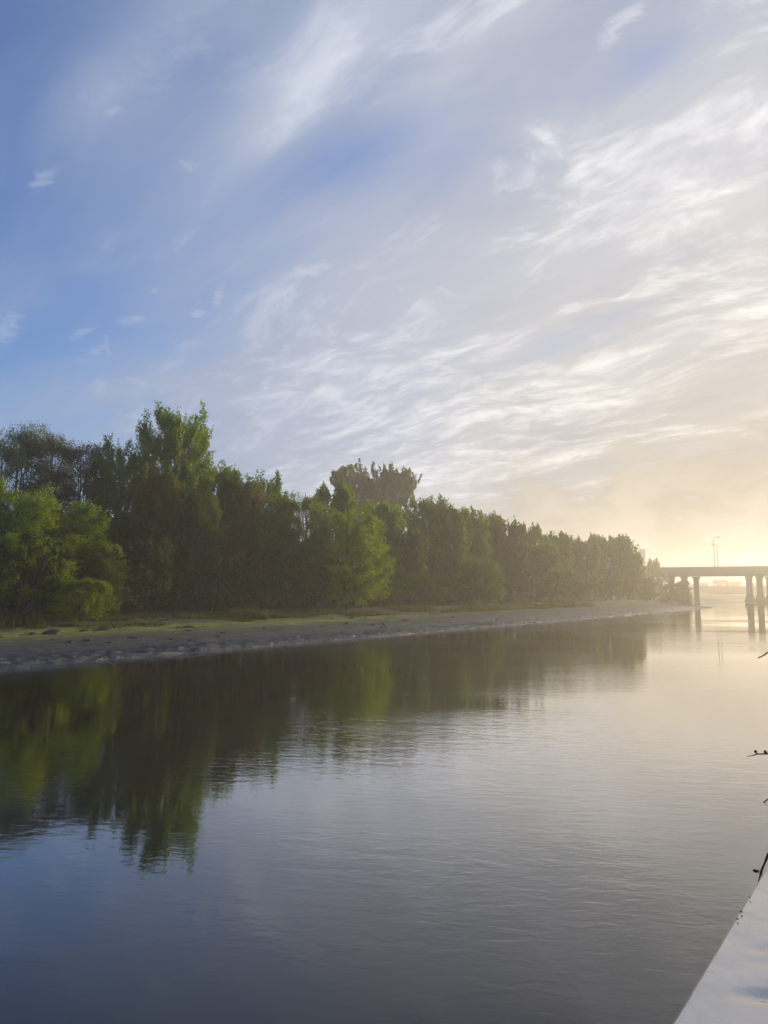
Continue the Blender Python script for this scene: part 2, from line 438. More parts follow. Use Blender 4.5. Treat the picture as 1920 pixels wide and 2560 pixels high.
def build_water():
    m, nt, out = new_mat('river_water')
    p = geopos(nt)
    r = nt.nodes.new('ShaderNodeMapping'); nt.links.new(p.s, r.inputs[0]); r.inputs['Rotation'].default_value = (0, 0, math.radians(8))
    v = E(r.outputs[0])
    calm = noise(scalevec(v, (0.05, 0.09, 1)), 1.0, 3, 0.5).step(0.36, 0.62, 0.12, 1.5)
    a1 = noise(scalevec(v, (0.55, 1.15, 1)), 1.1, 2, 0.5, 0.4)
    a2 = noise(scalevec(v, (0.55, 1.2, 1)), 4.2, 3, 0.55, 0.6)
    a3 = noise(scalevec(v, (0.7, 1.2, 1)), 13.0, 2, 0.5, 0.4)
    h = (a1 * 0.0042 + a2 * 0.0044 + a3 * 0.0012) * calm
    bm = nt.nodes.new('ShaderNodeBump'); nt.links.new(h.s, bm.inputs['Height']); bm.inputs['Strength'].default_value = 1.0; bm.inputs['Distance'].default_value = 1.0
    lw = nt.nodes.new('ShaderNodeLayerWeight'); lw.inputs['Blend'].default_value = 0.5; nt.links.new(bm.outputs[0], lw.inputs['Normal'])
    refl = E.m('MINIMUM', E(lw.outputs['Facing']).pow(4.5) * 2.2 + 0.018, 0.96)
    body = nt.nodes.new('ShaderNodeBsdfDiffuse'); body.inputs['Color'].default_value = (0.014, 0.016, 0.014, 1)
    gl = nt.nodes.new('ShaderNodeBsdfGlossy'); gl.inputs['Roughness'].default_value = 0.015; nt.links.new(bm.outputs[0], gl.inputs['Normal'])
    mx = nt.nodes.new('ShaderNodeMixShader'); nt.links.new(refl.s, mx.inputs[0]); nt.links.new(body.outputs[0], mx.inputs[1]); nt.links.new(gl.outputs[0], mx.inputs[2])
    nt.links.new(mx.outputs[0], out.inputs['Surface'])
    # river: a sheet from the near wall to beyond the far bank
    xs = [-900, -60, -20, 0, 20, 60, 160, 400, 900]; ys = [-300, -40, 0, 20, 60, 120, 240, 480, 1000]
    V = [(x, y, 0.0) for y in ys for x in xs]; k = len(xs)
    Fq = [(j * k + i, j * k + i + 1, (j + 1) * k + i + 1, (j + 1) * k + i) for j in range(len(ys) - 1) for i in range(k - 1)]
    o = mesh_obj('river', V, Fq, m); tag(o, 'calm rippled river reflecting trees and morning sky', None, None, 'structure')


build_water()


# ------------------------------------------------------------------ trees
def bez(p0, p1, p2, u):
    u = u[:, None]; return (1 - u) ** 2 * p0 + 2 * u * (1 - u) * p1 + u * u * p2


def bez_t(p0, p1, p2, u):
    u = u[:, None]; d = 2 * (1 - u) * (p1 - p0) + 2 * u * (p2 - p1); return d / (np.linalg.norm(d, axis=1, keepdims=True) + 1e-9)


def tubes(A, B, ra, rb, n):
    """straight tapered segments, vectorised"""
    d = B - A; d = d / (np.linalg.norm(d, axis=1, keepdims=True) + 1e-9)
    ref = np.where(np.abs(d[:, 2:3]) < 0.9, np.array([[0, 0, 1.0]]), np.array([[1.0, 0, 0]]))
    a = np.cross(d, ref); a /= np.linalg.norm(a, axis=1, keepdims=True); b = np.cross(d, a)
    th = 2 * np.pi * np.arange(n) / n
    ring = np.cos(th)[None, :, None] * a[:, None] + np.sin(th)[None, :, None] * b[:, None]
    V = np.concatenate([A[:, None] + ring * ra[:, None, None], B[:, None] + ring * rb[:, None, None]], 1).reshape(-1, 3)
    k = len(A); j = np.arange(n); q = np.stack([j, (j + 1) % n, n + (j + 1) % n, n + j], -1)
    Fq = (np.arange(k)[:, None, None] * 2 * n + q[None]).reshape(-1, 4)
    return V, Fq


PROFILE = {
    'poplar': ([0, .12, .35, .6, .8, .93, 1.0], [.65, .92, 1.0, 1.0, .95, .82, .58]),
    'spire': ([0, .15, .4, .7, .9, 1.0], [.6, .92, 1.0, .95, .78, .45]),
    'airy': ([0, .2, .45, .7, .88, 1.0], [.35, .7, .95, 1.0, .9, .58]),
    'willow': ([0, .15, .4, .65, .85, 1.0], [.8, 1.0, 1.0, .9, .72, .4]),
    'shrub': ([0, .2, .5, .8, 1.0], [.7, 1.0, .95, .65, .2]),
}


def tree_data(seed, H, R, kind, leaf, nleaf, base=0.12, depth=1.0):
    g = np.random.RandomState(seed)
    pz, pr = PROFILE[kind]
    nl = {'poplar': 120, 'spire': 90, 'airy': 80, 'willow': 110, 'shrub': 40}[kind]
    nt_ = {'poplar': 1700, 'spire': 1100, 'airy': 1300, 'willow': 2000, 'shrub': 450}[kind]
    # leader: a gently wandering trunk, sometimes with rival leaders
    nlead = {'poplar': 5, 'spire': 3, 'airy': 6, 'willow': 5, 'shrub': 7}[kind]
    lead = []
    for i in range(nlead):
        a = g.uniform(0, 6.28); rr = (0.0 if i == 0 else R * (g.uniform(.10, .34) if kind == 'poplar' else g.uniform(.2, .5))) if kind != 'shrub' else R * g.uniform(.2, .8)
        top = H * (.97 if i == 0 else (g.uniform(.60, .88) if kind == 'poplar' else g.uniform(.74, .95)))
        z0 = 0.0 if (i == 0 or kind in ('willow', 'shrub')) else H * g.uniform(.08, .3)
        lead.append((np.array([0, 0, z0]), np.array([math.cos(a) * rr * .8, math.sin(a) * rr * .8, z0 + (top - z0) * .45]), np.array([math.cos(a) * rr, math.sin(a) * rr, top])))
    L0 = np.array([l[0] for l in lead]); L1 = np.array([l[1] for l in lead]); L2 = np.array([l[2] for l in lead])
    li = g.randint(0, nlead, nl)
    if kind in ('poplar', 'spire', 'airy'): li[g.rand(nl) < .45] = 0
    ul = np.clip(base + (0.97 - base) * (np.arange(nl) + g.rand(nl)) / nl, 0.02, .97)
    ul = np.sort(g.permutation(ul)) if kind != 'x' else ul
    A = bez(L0[li], L1[li], L2[li], ul)
    az = np.arange(nl) * 2.39996 + g.uniform(-.5, .5, nl)
    zc = np.clip((A[:, 2] / H - base) / (1 - base), 0, 1)
    lob = 1.0 + 0.16 * np.sin(2 * az + g.uniform(0, 6)) * g.uniform(.3, 1) + 0.12 * np.sin(3 * az + 7 * zc + g.uniform(0, 6))
    ln = R * np.interp(zc, pz, pr) * g.uniform(.68, 1.12, nl) * lob
    ln = np.minimum(ln, 1.2 * R)
    rise = {'poplar': .95, 'spire': 1.15, 'airy': .75, 'willow': .42, 'shrub': .6}[kind] * ln * g.uniform(.6, 1.25, nl)
    dirh = np.stack([np.cos(az), np.sin(az), np.zeros(nl)], -1)
    # limbs of side leaders end on the envelope too
    cen = A * np.array([1, 1, 0])
    Bp = A + dirh * ln[:, None]
    hr = np.linalg.norm(Bp[:, :2], axis=1); lim = R * np.interp(zc, pz, pr) * 1.12 + .15
    Bp[:, :2] *= np.minimum(1, lim / (hr + 1e-6))[:, None]
    B = Bp + np.stack([np.zeros(nl), np.zeros(nl), rise], -1)
    B[:, 2] = np.minimum(B[:, 2], H * g.uniform(.84, .97, nl))
    def env(p, k=1.0):
        z_ = np.clip((p[:, 2] / H - base) / (1 - base), 0, 1); lim_ = R * np.interp(z_, pz, pr) * k + .1
        h_ = np.linalg.norm(p[:, :2], axis=1); p[:, :2] *= np.minimum(1, lim_ * g.uniform(.82, 1.08, len(p)) / (h_ + 1e-6))[:, None]
    env(B)
    mid = (A + B) / 2
    if kind in ('poplar', 'spire'): mid += dirh * (ln * .18)[:, None] - np.array([0, 0, 1]) * (rise * .12)[:, None]
    else: mid += np.array([0, 0, 1]) * (ln * .18)[:, None]
    # twigs
    ti = g.choice(nl, nt_, p=(ln / ln.sum())); tu = g.uniform(.18, 1.0, nt_) ** .7
    ta = bez(A[ti], mid[ti], B[ti], tu); td = bez_t(A[ti], mid[ti], B[ti], tu)
    rnd = g.normal(0, 1, (nt_, 3)); rnd /= np.linalg.norm(rnd, axis=1, keepdims=True)
    up = np.array([[0, 0, 1.0]])
    outw = ta * np.array([[1, 1, 0]]); outw = outw / (np.linalg.norm(outw, axis=1, keepdims=True) + 1e-6)
    w = {'poplar': (.35, .55, .85, .15), 'spire': (.3, .5, 1.0, .1), 'airy': (.4, .8, .5, .15), 'willow': (.45, .75, -.05, .45), 'shrub': (.4, .65, .3, .35)}[kind]
    tw = td * w[0] + rnd * w[1] + up * w[2] + outw * w[3]; tw /= np.linalg.norm(tw, axis=1, keepdims=True)
    sz = (H / 18.0) ** .6
    tl = {'poplar': (.6, 1.6), 'spire': (.5, 1.5), 'airy': (.4, 1.3), 'willow': (.5, 1.5), 'shrub': (.3, .8)}[kind]
    tlen = g.uniform(*tl, nt_) * sz
    tb = ta + tw * tlen[:, None]
    if kind == 'willow': tb[:, 2] -= tlen * .25
    # rival spires along the top outline
    if kind in ('poplar', 'spire'):
        hi = ta[:, 2] > H * .55
        tb[hi] += up * (tlen[hi] * .35)[:, None]
    tb[:, 2] = np.maximum(tb[:, 2], .15)
    env(tb, 1.22)
    # leaves
    nleaf = int(nleaf)
    k = g.choice(nt_, nleaf, p=tlen / tlen.sum()); u = g.uniform(.05, 1.05, nleaf)
    sp = {'poplar': .15, 'spire': .14, 'airy': .26, 'willow': .24, 'shrub': .20}[kind] * sz
    c = ta[k] + (tb[k] - ta[k]) * u[:, None] + g.normal(0, sp, (nleaf, 3)) * (1.15 - .6 * u)[:, None]
    c[:, 2] = np.maximum(c[:, 2], .05)
    c *= np.array([[1, depth, 1]])
    ax = tw[k] * .5 + g.normal(0, .6, (nleaf, 3))
    if kind == 'willow': ax[:, 2] -= .35
    ax /= np.linalg.norm(ax, axis=1, keepdims=True)
    bx = np.cross(ax, g.normal(0, 1, (nleaf, 3))); bx /= np.linalg.norm(bx, axis=1, keepdims=True)
    sc_ = leaf * g.uniform(.65, 1.3, nleaf)
    asp = .36 if kind == 'willow' else .62
    a2 = ax * (sc_ * .5)[:, None]; b2 = bx * (sc_ * .5 * asp)[:, None]
    LV = np.stack([c - a2, c + b2 - a2 * .1, c + a2, c - b2 - a2 * .1], 1).reshape(-1, 3)
    LF = np.arange(nleaf * 4).reshape(-1, 4)
    # wood
    Vs, Fs, off = [], [], 0

    def put(V, Fq):
        nonlocal off
        Vs.append(V); Fs.append(Fq + off); off += len(V)
    r0 = {'poplar': .0125, 'spire': .011, 'airy': .014, 'willow': .014, 'shrub': .010}[kind] * H
    for i in range(nlead):
        uu = np.linspace(0, 1, 9); pts = bez(lead[i][0][None], lead[i][1][None], lead[i][2][None], uu)
        pts[1:-1, :2] += g.normal(0, .010 * H, (7, 2))
        rr = r0 * (1 if i == 0 else .6) * (1 - .9 * uu) + .012
        if i == 0: rr[0] *= 1.45
        put(*tubes(pts[:-1], pts[1:], rr[:-1], rr[1:], 7))
    us = np.linspace(0, 1, 5)
    rl = r0 * .32 * (1 - .75 * ul) * (.5 + .5 * ln / (ln.max()))
    for q in range(4):
        s0 = bez(A, mid, B, np.full(nl, us[q])); s1 = bez(A, mid, B, np.full(nl, us[q + 1]))
        put(*tubes(s0, s1, rl * (1 - .8 * us[q]) + .006, rl * (1 - .8 * us[q + 1]) + .006, 4))
    put(*tubes(ta, tb, np.full(nt_, .007) * sz, np.full(nt_, .003), 3))
    WV = np.concatenate(Vs) * np.array([[1, depth, 1]]); WF = np.concatenate(Fs)
    return LV, LF, WV, WF


def add_tree(name, seed, x, y, H, R, kind, leaf, nleaf, mat, label, cat, group, base=.12, depth=1.0, z=None, rz=0.0):
    z = ground_z(x, y) - .06 if z is None else z
    LV, LF, WV, WF = tree_data(seed, H, R, kind, leaf, nleaf, base, depth)
    t = empty(name, (x, y, z), rz)
    mesh_obj('trunk', WV, WF, M['bark'], t, smooth=True)
    mesh_obj('crown', LV, LF, M[mat], t)
    return tag(t, label, cat, group)


def copy_tree(root, x, y, z, rz, s, label=None, group=None):
    r = root.copy(); col.objects.link(r); r.location = (x, y, z); r.rotation_euler = (0, 0, rz); r.scale = (s[0], s[0], s[1])
    if label: r['label'] = label
    if group: r['group'] = group
    for ch in list(root.children):
        c = ch.copy(); col.objects.link(c); c.parent = r
    return r


# (name, column, top row, half width in photograph pixels, inland distance, kind, leaf material, leaves, crown base, label)
TREES = [
    ('cottonwood_tree', 36, 1052, 62, 34, 'airy', 'olive', 15000, .30, 'airy olive tree with bare limbs showing, behind the willow at the left edge'),
    ('cottonwood_tree', 118, 1074, 46, 33, 'airy', 'olive', 12000, .30, 'airy olive tree between the leftmost tree and the purple-brown one'),
    ('maple_tree', 195, 1096, 58, 30, 'airy', 'bronze', 16000, .22, 'sparse purple-brown tree left of the tallest poplar'),
    ('poplar_tree', 292, 1112, 56, 26, 'poplar', 'poplar', 20000, .10, 'dark green poplar just left of the tallest tree'),
    ('poplar_tree', 432, 1024, 72, 24, 'poplar', 'poplar_bright', 44000, .16, 'tallest poplar, its spiky crown rising above the whole tree line'),
    ('poplar_tree', 385, 1176, 50, 20.5, 'spire', 'poplar_bronze', 17000, .10, 'poplar with orange-bronze young leaves in front of the tallest tree'),
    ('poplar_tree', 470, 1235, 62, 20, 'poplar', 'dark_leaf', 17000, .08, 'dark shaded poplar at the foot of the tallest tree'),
    ('poplar_tree', 545, 1162, 44, 24, 'spire', 'poplar_bright', 14000, .12, 'yellow-green slender poplar just right of the tallest tree'),
    ('poplar_tree', 600, 1196, 46, 22, 'poplar', 'poplar_bronze', 16000, .10, 'bronze tinged poplar, second right of the tallest tree'),
    ('poplar_tree', 655, 1198, 44, 23, 'poplar', 'poplar', 15000, .10, 'spiky green poplar left of the small bright one'),
    ('poplar_tree', 702, 1234, 20, 24, 'spire', 'poplar_bright', 6000, .20, 'small narrow bright green poplar top in the gap before the grey-green willow'),
    ('willow_tree', 762, 1222, 58, 21, 'willow', 'willow_pale', 22000, .06, 'grey-green round topped willow left of the big front willow'),
    ('poplar_tree', 836, 1214, 46, 25, 'spire', 'poplar', 14000, .12, 'poplar rising behind the big front willow'),
    ('willow_tree', 868, 1262, 80, 16.5, 'willow', 'willow', 30000, .03, 'big bright willow hanging over the mud in the middle of the tree line'),
    ('cottonwood_tree', 935, 1172, 92, 60, 'poplar', 'olive', 40000, .10, 'tall hazy round topped tree standing far behind the big front willow'),
    ('poplar_tree', 955, 1262, 42, 22, 'poplar', 'poplar_bright', 13000, .10, 'light green poplar right beside the big front willow'),
    ('poplar_tree', 1010, 1330, 46, 21, 'poplar', 'dark_leaf', 11000, .08, 'low dark poplar in front of the airy hazy tree'),
    ('poplar_tree', 1072, 1247, 52, 24, 'poplar', 'poplar', 16000, .10, 'broad hazy poplar right of the tall round topped tree'),
    ('poplar_tree', 1128, 1272, 42, 22, 'poplar', 'poplar_bright', 12000, .10, 'hazy light green poplar, second right of the round topped tree'),
    ('poplar_tree', 1172, 1284, 40, 22, 'poplar', 'poplar', 12000, .08, 'hazy poplar, third right of the round topped tree'),
    ('willow_tree', 1212, 1392, 36, 17, 'willow', 'willow_pale', 9000, .04, 'low yellowish willow leaning over the middle of the mud flat'),
    ('poplar_tree', 1212, 1287, 38, 24, 'poplar', 'poplar_bronze', 11000, .08, 'hazy bronze tinged poplar behind the low yellowish willow'),
    ('poplar_tree', 1262, 1306, 40, 21, 'poplar', 'dark_leaf', 11000, .06, 'round dark hazy poplar where the tree line dips'),
    ('poplar_tree', 1322, 1318, 34, 24, 'spire', 'poplar', 8000, .10, 'spiky topped hazy poplar just past the dip in the tree line'),
    ('poplar_tree', 1350, 1362, 38, 19, 'poplar', 'poplar_bright', 9000, .06, 'low hazy poplar in front of the spiky topped one'),
    ('poplar_tree', 1388, 1338, 36, 22, 'poplar', 'poplar_bright', 9000, .08, 'light hazy poplar left of the two thin hazy ones'),
    ('poplar_tree', 1428, 1350, 26, 22, 'spire', 'poplar', 7000, .08, 'thin hazy poplar, left one of two thin ones'),
    ('poplar_tree', 1468, 1356, 30, 20, 'spire', 'poplar_bright', 8000, .08, 'thin hazy poplar, right one of two thin ones'),
    ('poplar_tree', 1524, 1342, 46, 20, 'poplar', 'poplar', 13000, .05, 'broad hazy tree, last tall one before the bridge'),
    ('poplar_tree', 1568, 1384, 34, 18, 'poplar', 'poplar_bronze', 8000, .05, 'low hazy tree sloping down towards the bridge'),
    ('poplar_tree', 1632, 1400, 13, 30, 'spire', 'poplar', 900, .1, 'faint sparse tree rising in front of the bridge deck end'),
    ('willow_tree', 40, 1205, 105, 19, 'willow', 'willow', 34000, .03, 'large yellow-green willow at the left edge of the river bank'),
    ('willow_tree', 178, 1236, 70, 19, 'willow', 'willow', 24000, .03, 'green willow between the left edge willow and the dark poplars'),
    ('willow_shrub', 262, 1352, 36, 17.5, 'willow', 'willow_pale', 8000, .05, 'thin pale willow shrub just right of the left willows'),
]


def tree_wall():
    for i, (name, px, ytop, hw, t, kind, mat, nleaf, base, label) in enumerate(TREES):
        x, y = place(px, t)
        z = ground_z(x, y) - .06
        H = (HOR - ytop) / F * y + CAMZ - z; R = 1.32 * hw / F * y
        leaf = max(.13, y * (.0019 if kind == 'airy' else .0027))
        dens = 1.85
        add_tree(name, 100 + i * 7, x, y, H, R, kind, leaf, nleaf * dens, mat, label, 'tree', 'trees along the far river bank', base, 1.0, z)
    # low rounded bush lit by the sun, at the left
    x, y = place(206, 14.6); z = ground_z(x, y) - .05
    add_tree('willow_bush', 901, x, y, (HOR - 1446) / F * y + CAMZ - z, 80 / F * y, 'willow', .11, 20000, 'willow',
             'low rounded yellow-green bush at the foot of the left willows', 'bush', 'bushes under the tree line', .02)
    # shaded undergrowth
    x, y = place(330, 17.5); z = ground_z(x, y) - .05
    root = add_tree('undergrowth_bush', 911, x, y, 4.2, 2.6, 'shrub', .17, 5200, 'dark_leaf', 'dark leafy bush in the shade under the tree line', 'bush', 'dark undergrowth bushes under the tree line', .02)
    g = random.Random(4)
    px = 300.0; k = 0
    for px in [-30, 60, 130, 385, 440, 500, 560, 615, 670, 722, 775, 945, 985, 1030, 1075, 1120, 1160, 1270, 1305, 1340, 1375, 1410, 1445, 1480, 1510, 1545, 1575]:
        t = 18.2 + g.uniform(-.8, 1.6); x, y = place(px, t); z = ground_z(x, y) - .05
        copy_tree(root, x, y, z, g.uniform(0, 6.28), (g.uniform(.95, 1.35), g.uniform(.9, 1.6)))
    for t0, s0, step in ((26.5, 1.75, 46),):
        px = -40.0
        while px < 1620:
            t = t0 + g.uniform(-2, 2.5); x, y = place(px, t); z = ground_z(x, y) - .1
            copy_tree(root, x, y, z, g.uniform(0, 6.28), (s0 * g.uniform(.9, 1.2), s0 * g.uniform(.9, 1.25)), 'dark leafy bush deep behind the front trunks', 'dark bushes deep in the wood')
            px += step * (70.0 / y) * g.uniform(.9, 1.2) * (1.7 if t0 > 30 else 1.4)
    # sparse bushes on the point by the bridge
    for j, (px, ytop, hw, t, lab) in enumerate(((1612, 1440, 22, 17, 'hazy bush left of the bridge piers on the point'), (1662, 1432, 24, 19, 'hazy bush in front of the leftmost bridge pier'),
                                                (1705, 1448, 20, 18, 'hazy rounded bush by the tip of the point, rightmost of all bushes'))):
        x, y = place(px, t); z = ground_z(x, y) - .05
        add_tree('point_bush', 930 + j, x, y, (HOR - ytop) / F * y + CAMZ - z, hw / F * y, 'willow', .45, 5200, 'dark_leaf', lab, 'bush', 'bushes on the point by the bridge', .02)


tree_wall()


# ------------------------------------------------------------------ grass along the back of the mud
def build_grass():
    g = np.random.RandomState(3)
    n = 60000
    s = g.uniform(-12, 120, n); t = 11 + g.gamma(2.2, 1.9, n)
    keep = (vn(s * 0.22, t * 0.5) + 0.35 * vn(s * 0.9, t * 1.3) + (t - 11) * 0.03) > 0.74
    s, t = s[keep], t[keep]; n = len(s)
    x, y = xy(s, t + shift(s)); z = bank_h(s, t)
    h = g.uniform(.12, .46, n) * (0.35 + 1.7 * vn(s * .22 + 9, t * .3) ** 1.5); w = g.uniform(.015, .04, n) * (1 + s.clip(0) / 60); a = g.uniform(0, 3.14, n)
    b = np.stack([x, y, z - .02], -1); wv = np.stack([np.cos(a) * w, np.sin(a) * w, np.zeros(n)], -1)
    lean = np.stack([g.normal(0, .3, n) * h, g.normal(0, .3, n) * h, h], -1)
    V = np.stack([b - wv, b + wv, b + wv * .2 + lean], 1).reshape(-1, 3)
    o = mesh_obj('bank_grass', V, np.arange(n * 3).reshape(-1, 3), M['grass'])
    tag(o, 'short grass growing along the back of the mud flat', 'grass', None, 'stuff')


build_grass()


def build_litter():
    for j, (px, t, L, r, lab) in enumerate(((928, 13.0, .9, .07, 'pale bleached stick below the big front willow'), (1192, 12.5, 1.2, .09, 'pale bleached log at the back of the mud, right of the middle'))):
        x, y = place(px, t); z = ground_z(x, y) + .06
        mb = MB(); mb.tube([(-L / 2, 0, 0), (-L * .2, .05, .05), (L * .2, -.03, .04), (L / 2, .04, .1)], [r * .6, r, r * .9, r * .4], 7)
        o = mb.build('driftwood_stick', M['litter'], None, True, (x, y, z)); o.rotation_euler = (0, 0, .3 + j)
        tag(o, lab, 'driftwood', 'driftwood on the mud')
    g = random.Random(8)
    # dead branches washed up below the trees
    for j, (px, t, L) in enumerate(((60, 12.6, 1.6), (420, 13.5, 1.2), (515, 9.0, .8), (640, 14.0, 1.5), (745, 12.0, 1.1), (1000, 12.5, 1.6), (1085, 10.5, 1.2), (1300, 11.5, 2.0))):
        x, y = place(px, t); z = ground_z(x, y) + .05; mb = MB(); r = .022 + .012 * L
        a = [(-L / 2, 0, 0), (-L * .15, .06 * L, .05), (L * .2, -.04 * L, .07), (L / 2, .07 * L, .16)]
        mb.tube(a, [r, r * .85, r * .6, r * .2], 7); mb.tube([a[1], (L * .05, .28 * L, .14), (L * .16, .40 * L, .22)], [r * .6, r * .4, r * .1], 6); mb.tube([a[2], (L * .34, -.2 * L, .17)], [r * .5, r * .1], 6)
        o = mb.build('dead_branch', M['bark'], None, True, (x, y, z)); o.rotation_euler = (0, 0, g.uniform(0, 6.28))
        tag(o, ('dark dead branch lying on the mud, %s of eight' % ('leftmost', 'second from the left', 'third from the left', 'fourth from the left', 'fourth from the right', 'third from the right', 'second from the right', 'rightmost')[j]), 'branch', 'dead branches on the mud')
    # hummocks left standing on the flat
    import bmesh
    bm = bmesh.new(); bmesh.ops.create_icosphere(bm, subdivisions=3, radius=1.0)
    for v in bm.verts:
        k = .7 + .45 * float(vn(np.array([v.co.x * 1.7 + 5]), np.array([v.co.y * 1.7 + v.co.z * 2.3]))[0]) + .25 * float(vn(np.array([v.co.x * 4 + 15]), np.array([v.co.y * 4 + v.co.z * 5]))[0]); v.co *= k; v.co.z *= .42
    me = bpy.data.meshes.new('mud_hummock'); bm.to_mesh(me); bm.free(); me.materials.append(plain_mat('hummock_mud', (.022, .020, .017), (.06, .052, .042), 5.0, .7, .6, dist=.05))
    me.polygons.foreach_set('use_smooth', np.ones(len(me.polygons), dtype=bool))
    spots = [(140, 10.2, .55), (222, 10.6, .3), (272, 10.9, .28)] + [(g.uniform(10, 1250), g.uniform(2.6, 11.0), g.uniform(.10, .26)) for _ in range(34)]
    for j, (px, t, r) in enumerate(spots):
        x, y = place(px, t); z = ground_z(x, y)
        o = bpy.data.objects.new('mud_hummock', me); col.objects.link(o); o.location = (x, y, z + .02); o.rotation_euler = (0, 0, g.uniform(0, 6.28)); o.scale = (r * g.uniform(.9, 2.0), r, r * g.uniform(.6, 1.0))
        tag(o, ('largest dark mud hummock, below the rounded bush at the left', 'dark mud hummock right of the largest one', 'small dark mud hummock second right of the largest one')[j] if j < 3 else 'small dark lump of mud lying on the flat', 'mud lump', 'mud hummocks on the flat')


build_litter()


# ------------------------------------------------------------------ bridges
def frame(o, az):
    ex = (math.sin(az), math.cos(az)); ey = (-math.cos(az), math.sin(az)); return (o, ex, ey)


def lamp_post(x, y, z, H, arm, az, label, group):
    t = empty('street_lamp', (x, y, z)); ex = np.array([math.sin(az), math.cos(az), 0])
    MB().tube([(0, 0, 0), (0, 0, H * .5), (0, 0, H * .90)], [.16, .13, .10], 8).build('pole', M['steel'], t, True)
    pts = [(np.array([0, 0, H * .90]) + ex * arm * (1 - math.cos(a)) + np.array([0, 0, H * .10 * math.sin(a)])) for a in np.linspace(0, math.pi / 2, 7)]
    MB().tube(pts, [.10, .09, .085, .08, .075, .07, .065], 7).build('arm', M['steel'], t, True)
    e = pts[-1]
    MB().tube([e - ex * .1, e + ex * .2, e + ex * .75, e + ex * .85], [.08, .15, .14, .05], 8).build('lamp_head', M['steel'], t, True)
    MB().box((-.3, -.3, 0), (.3, .3, .12)).build('base_plate', M['steel'], t)
    return tag(t, label, 'street lamp', group)


def ray_at(px, y): return ((px - 960) / F * y, y)


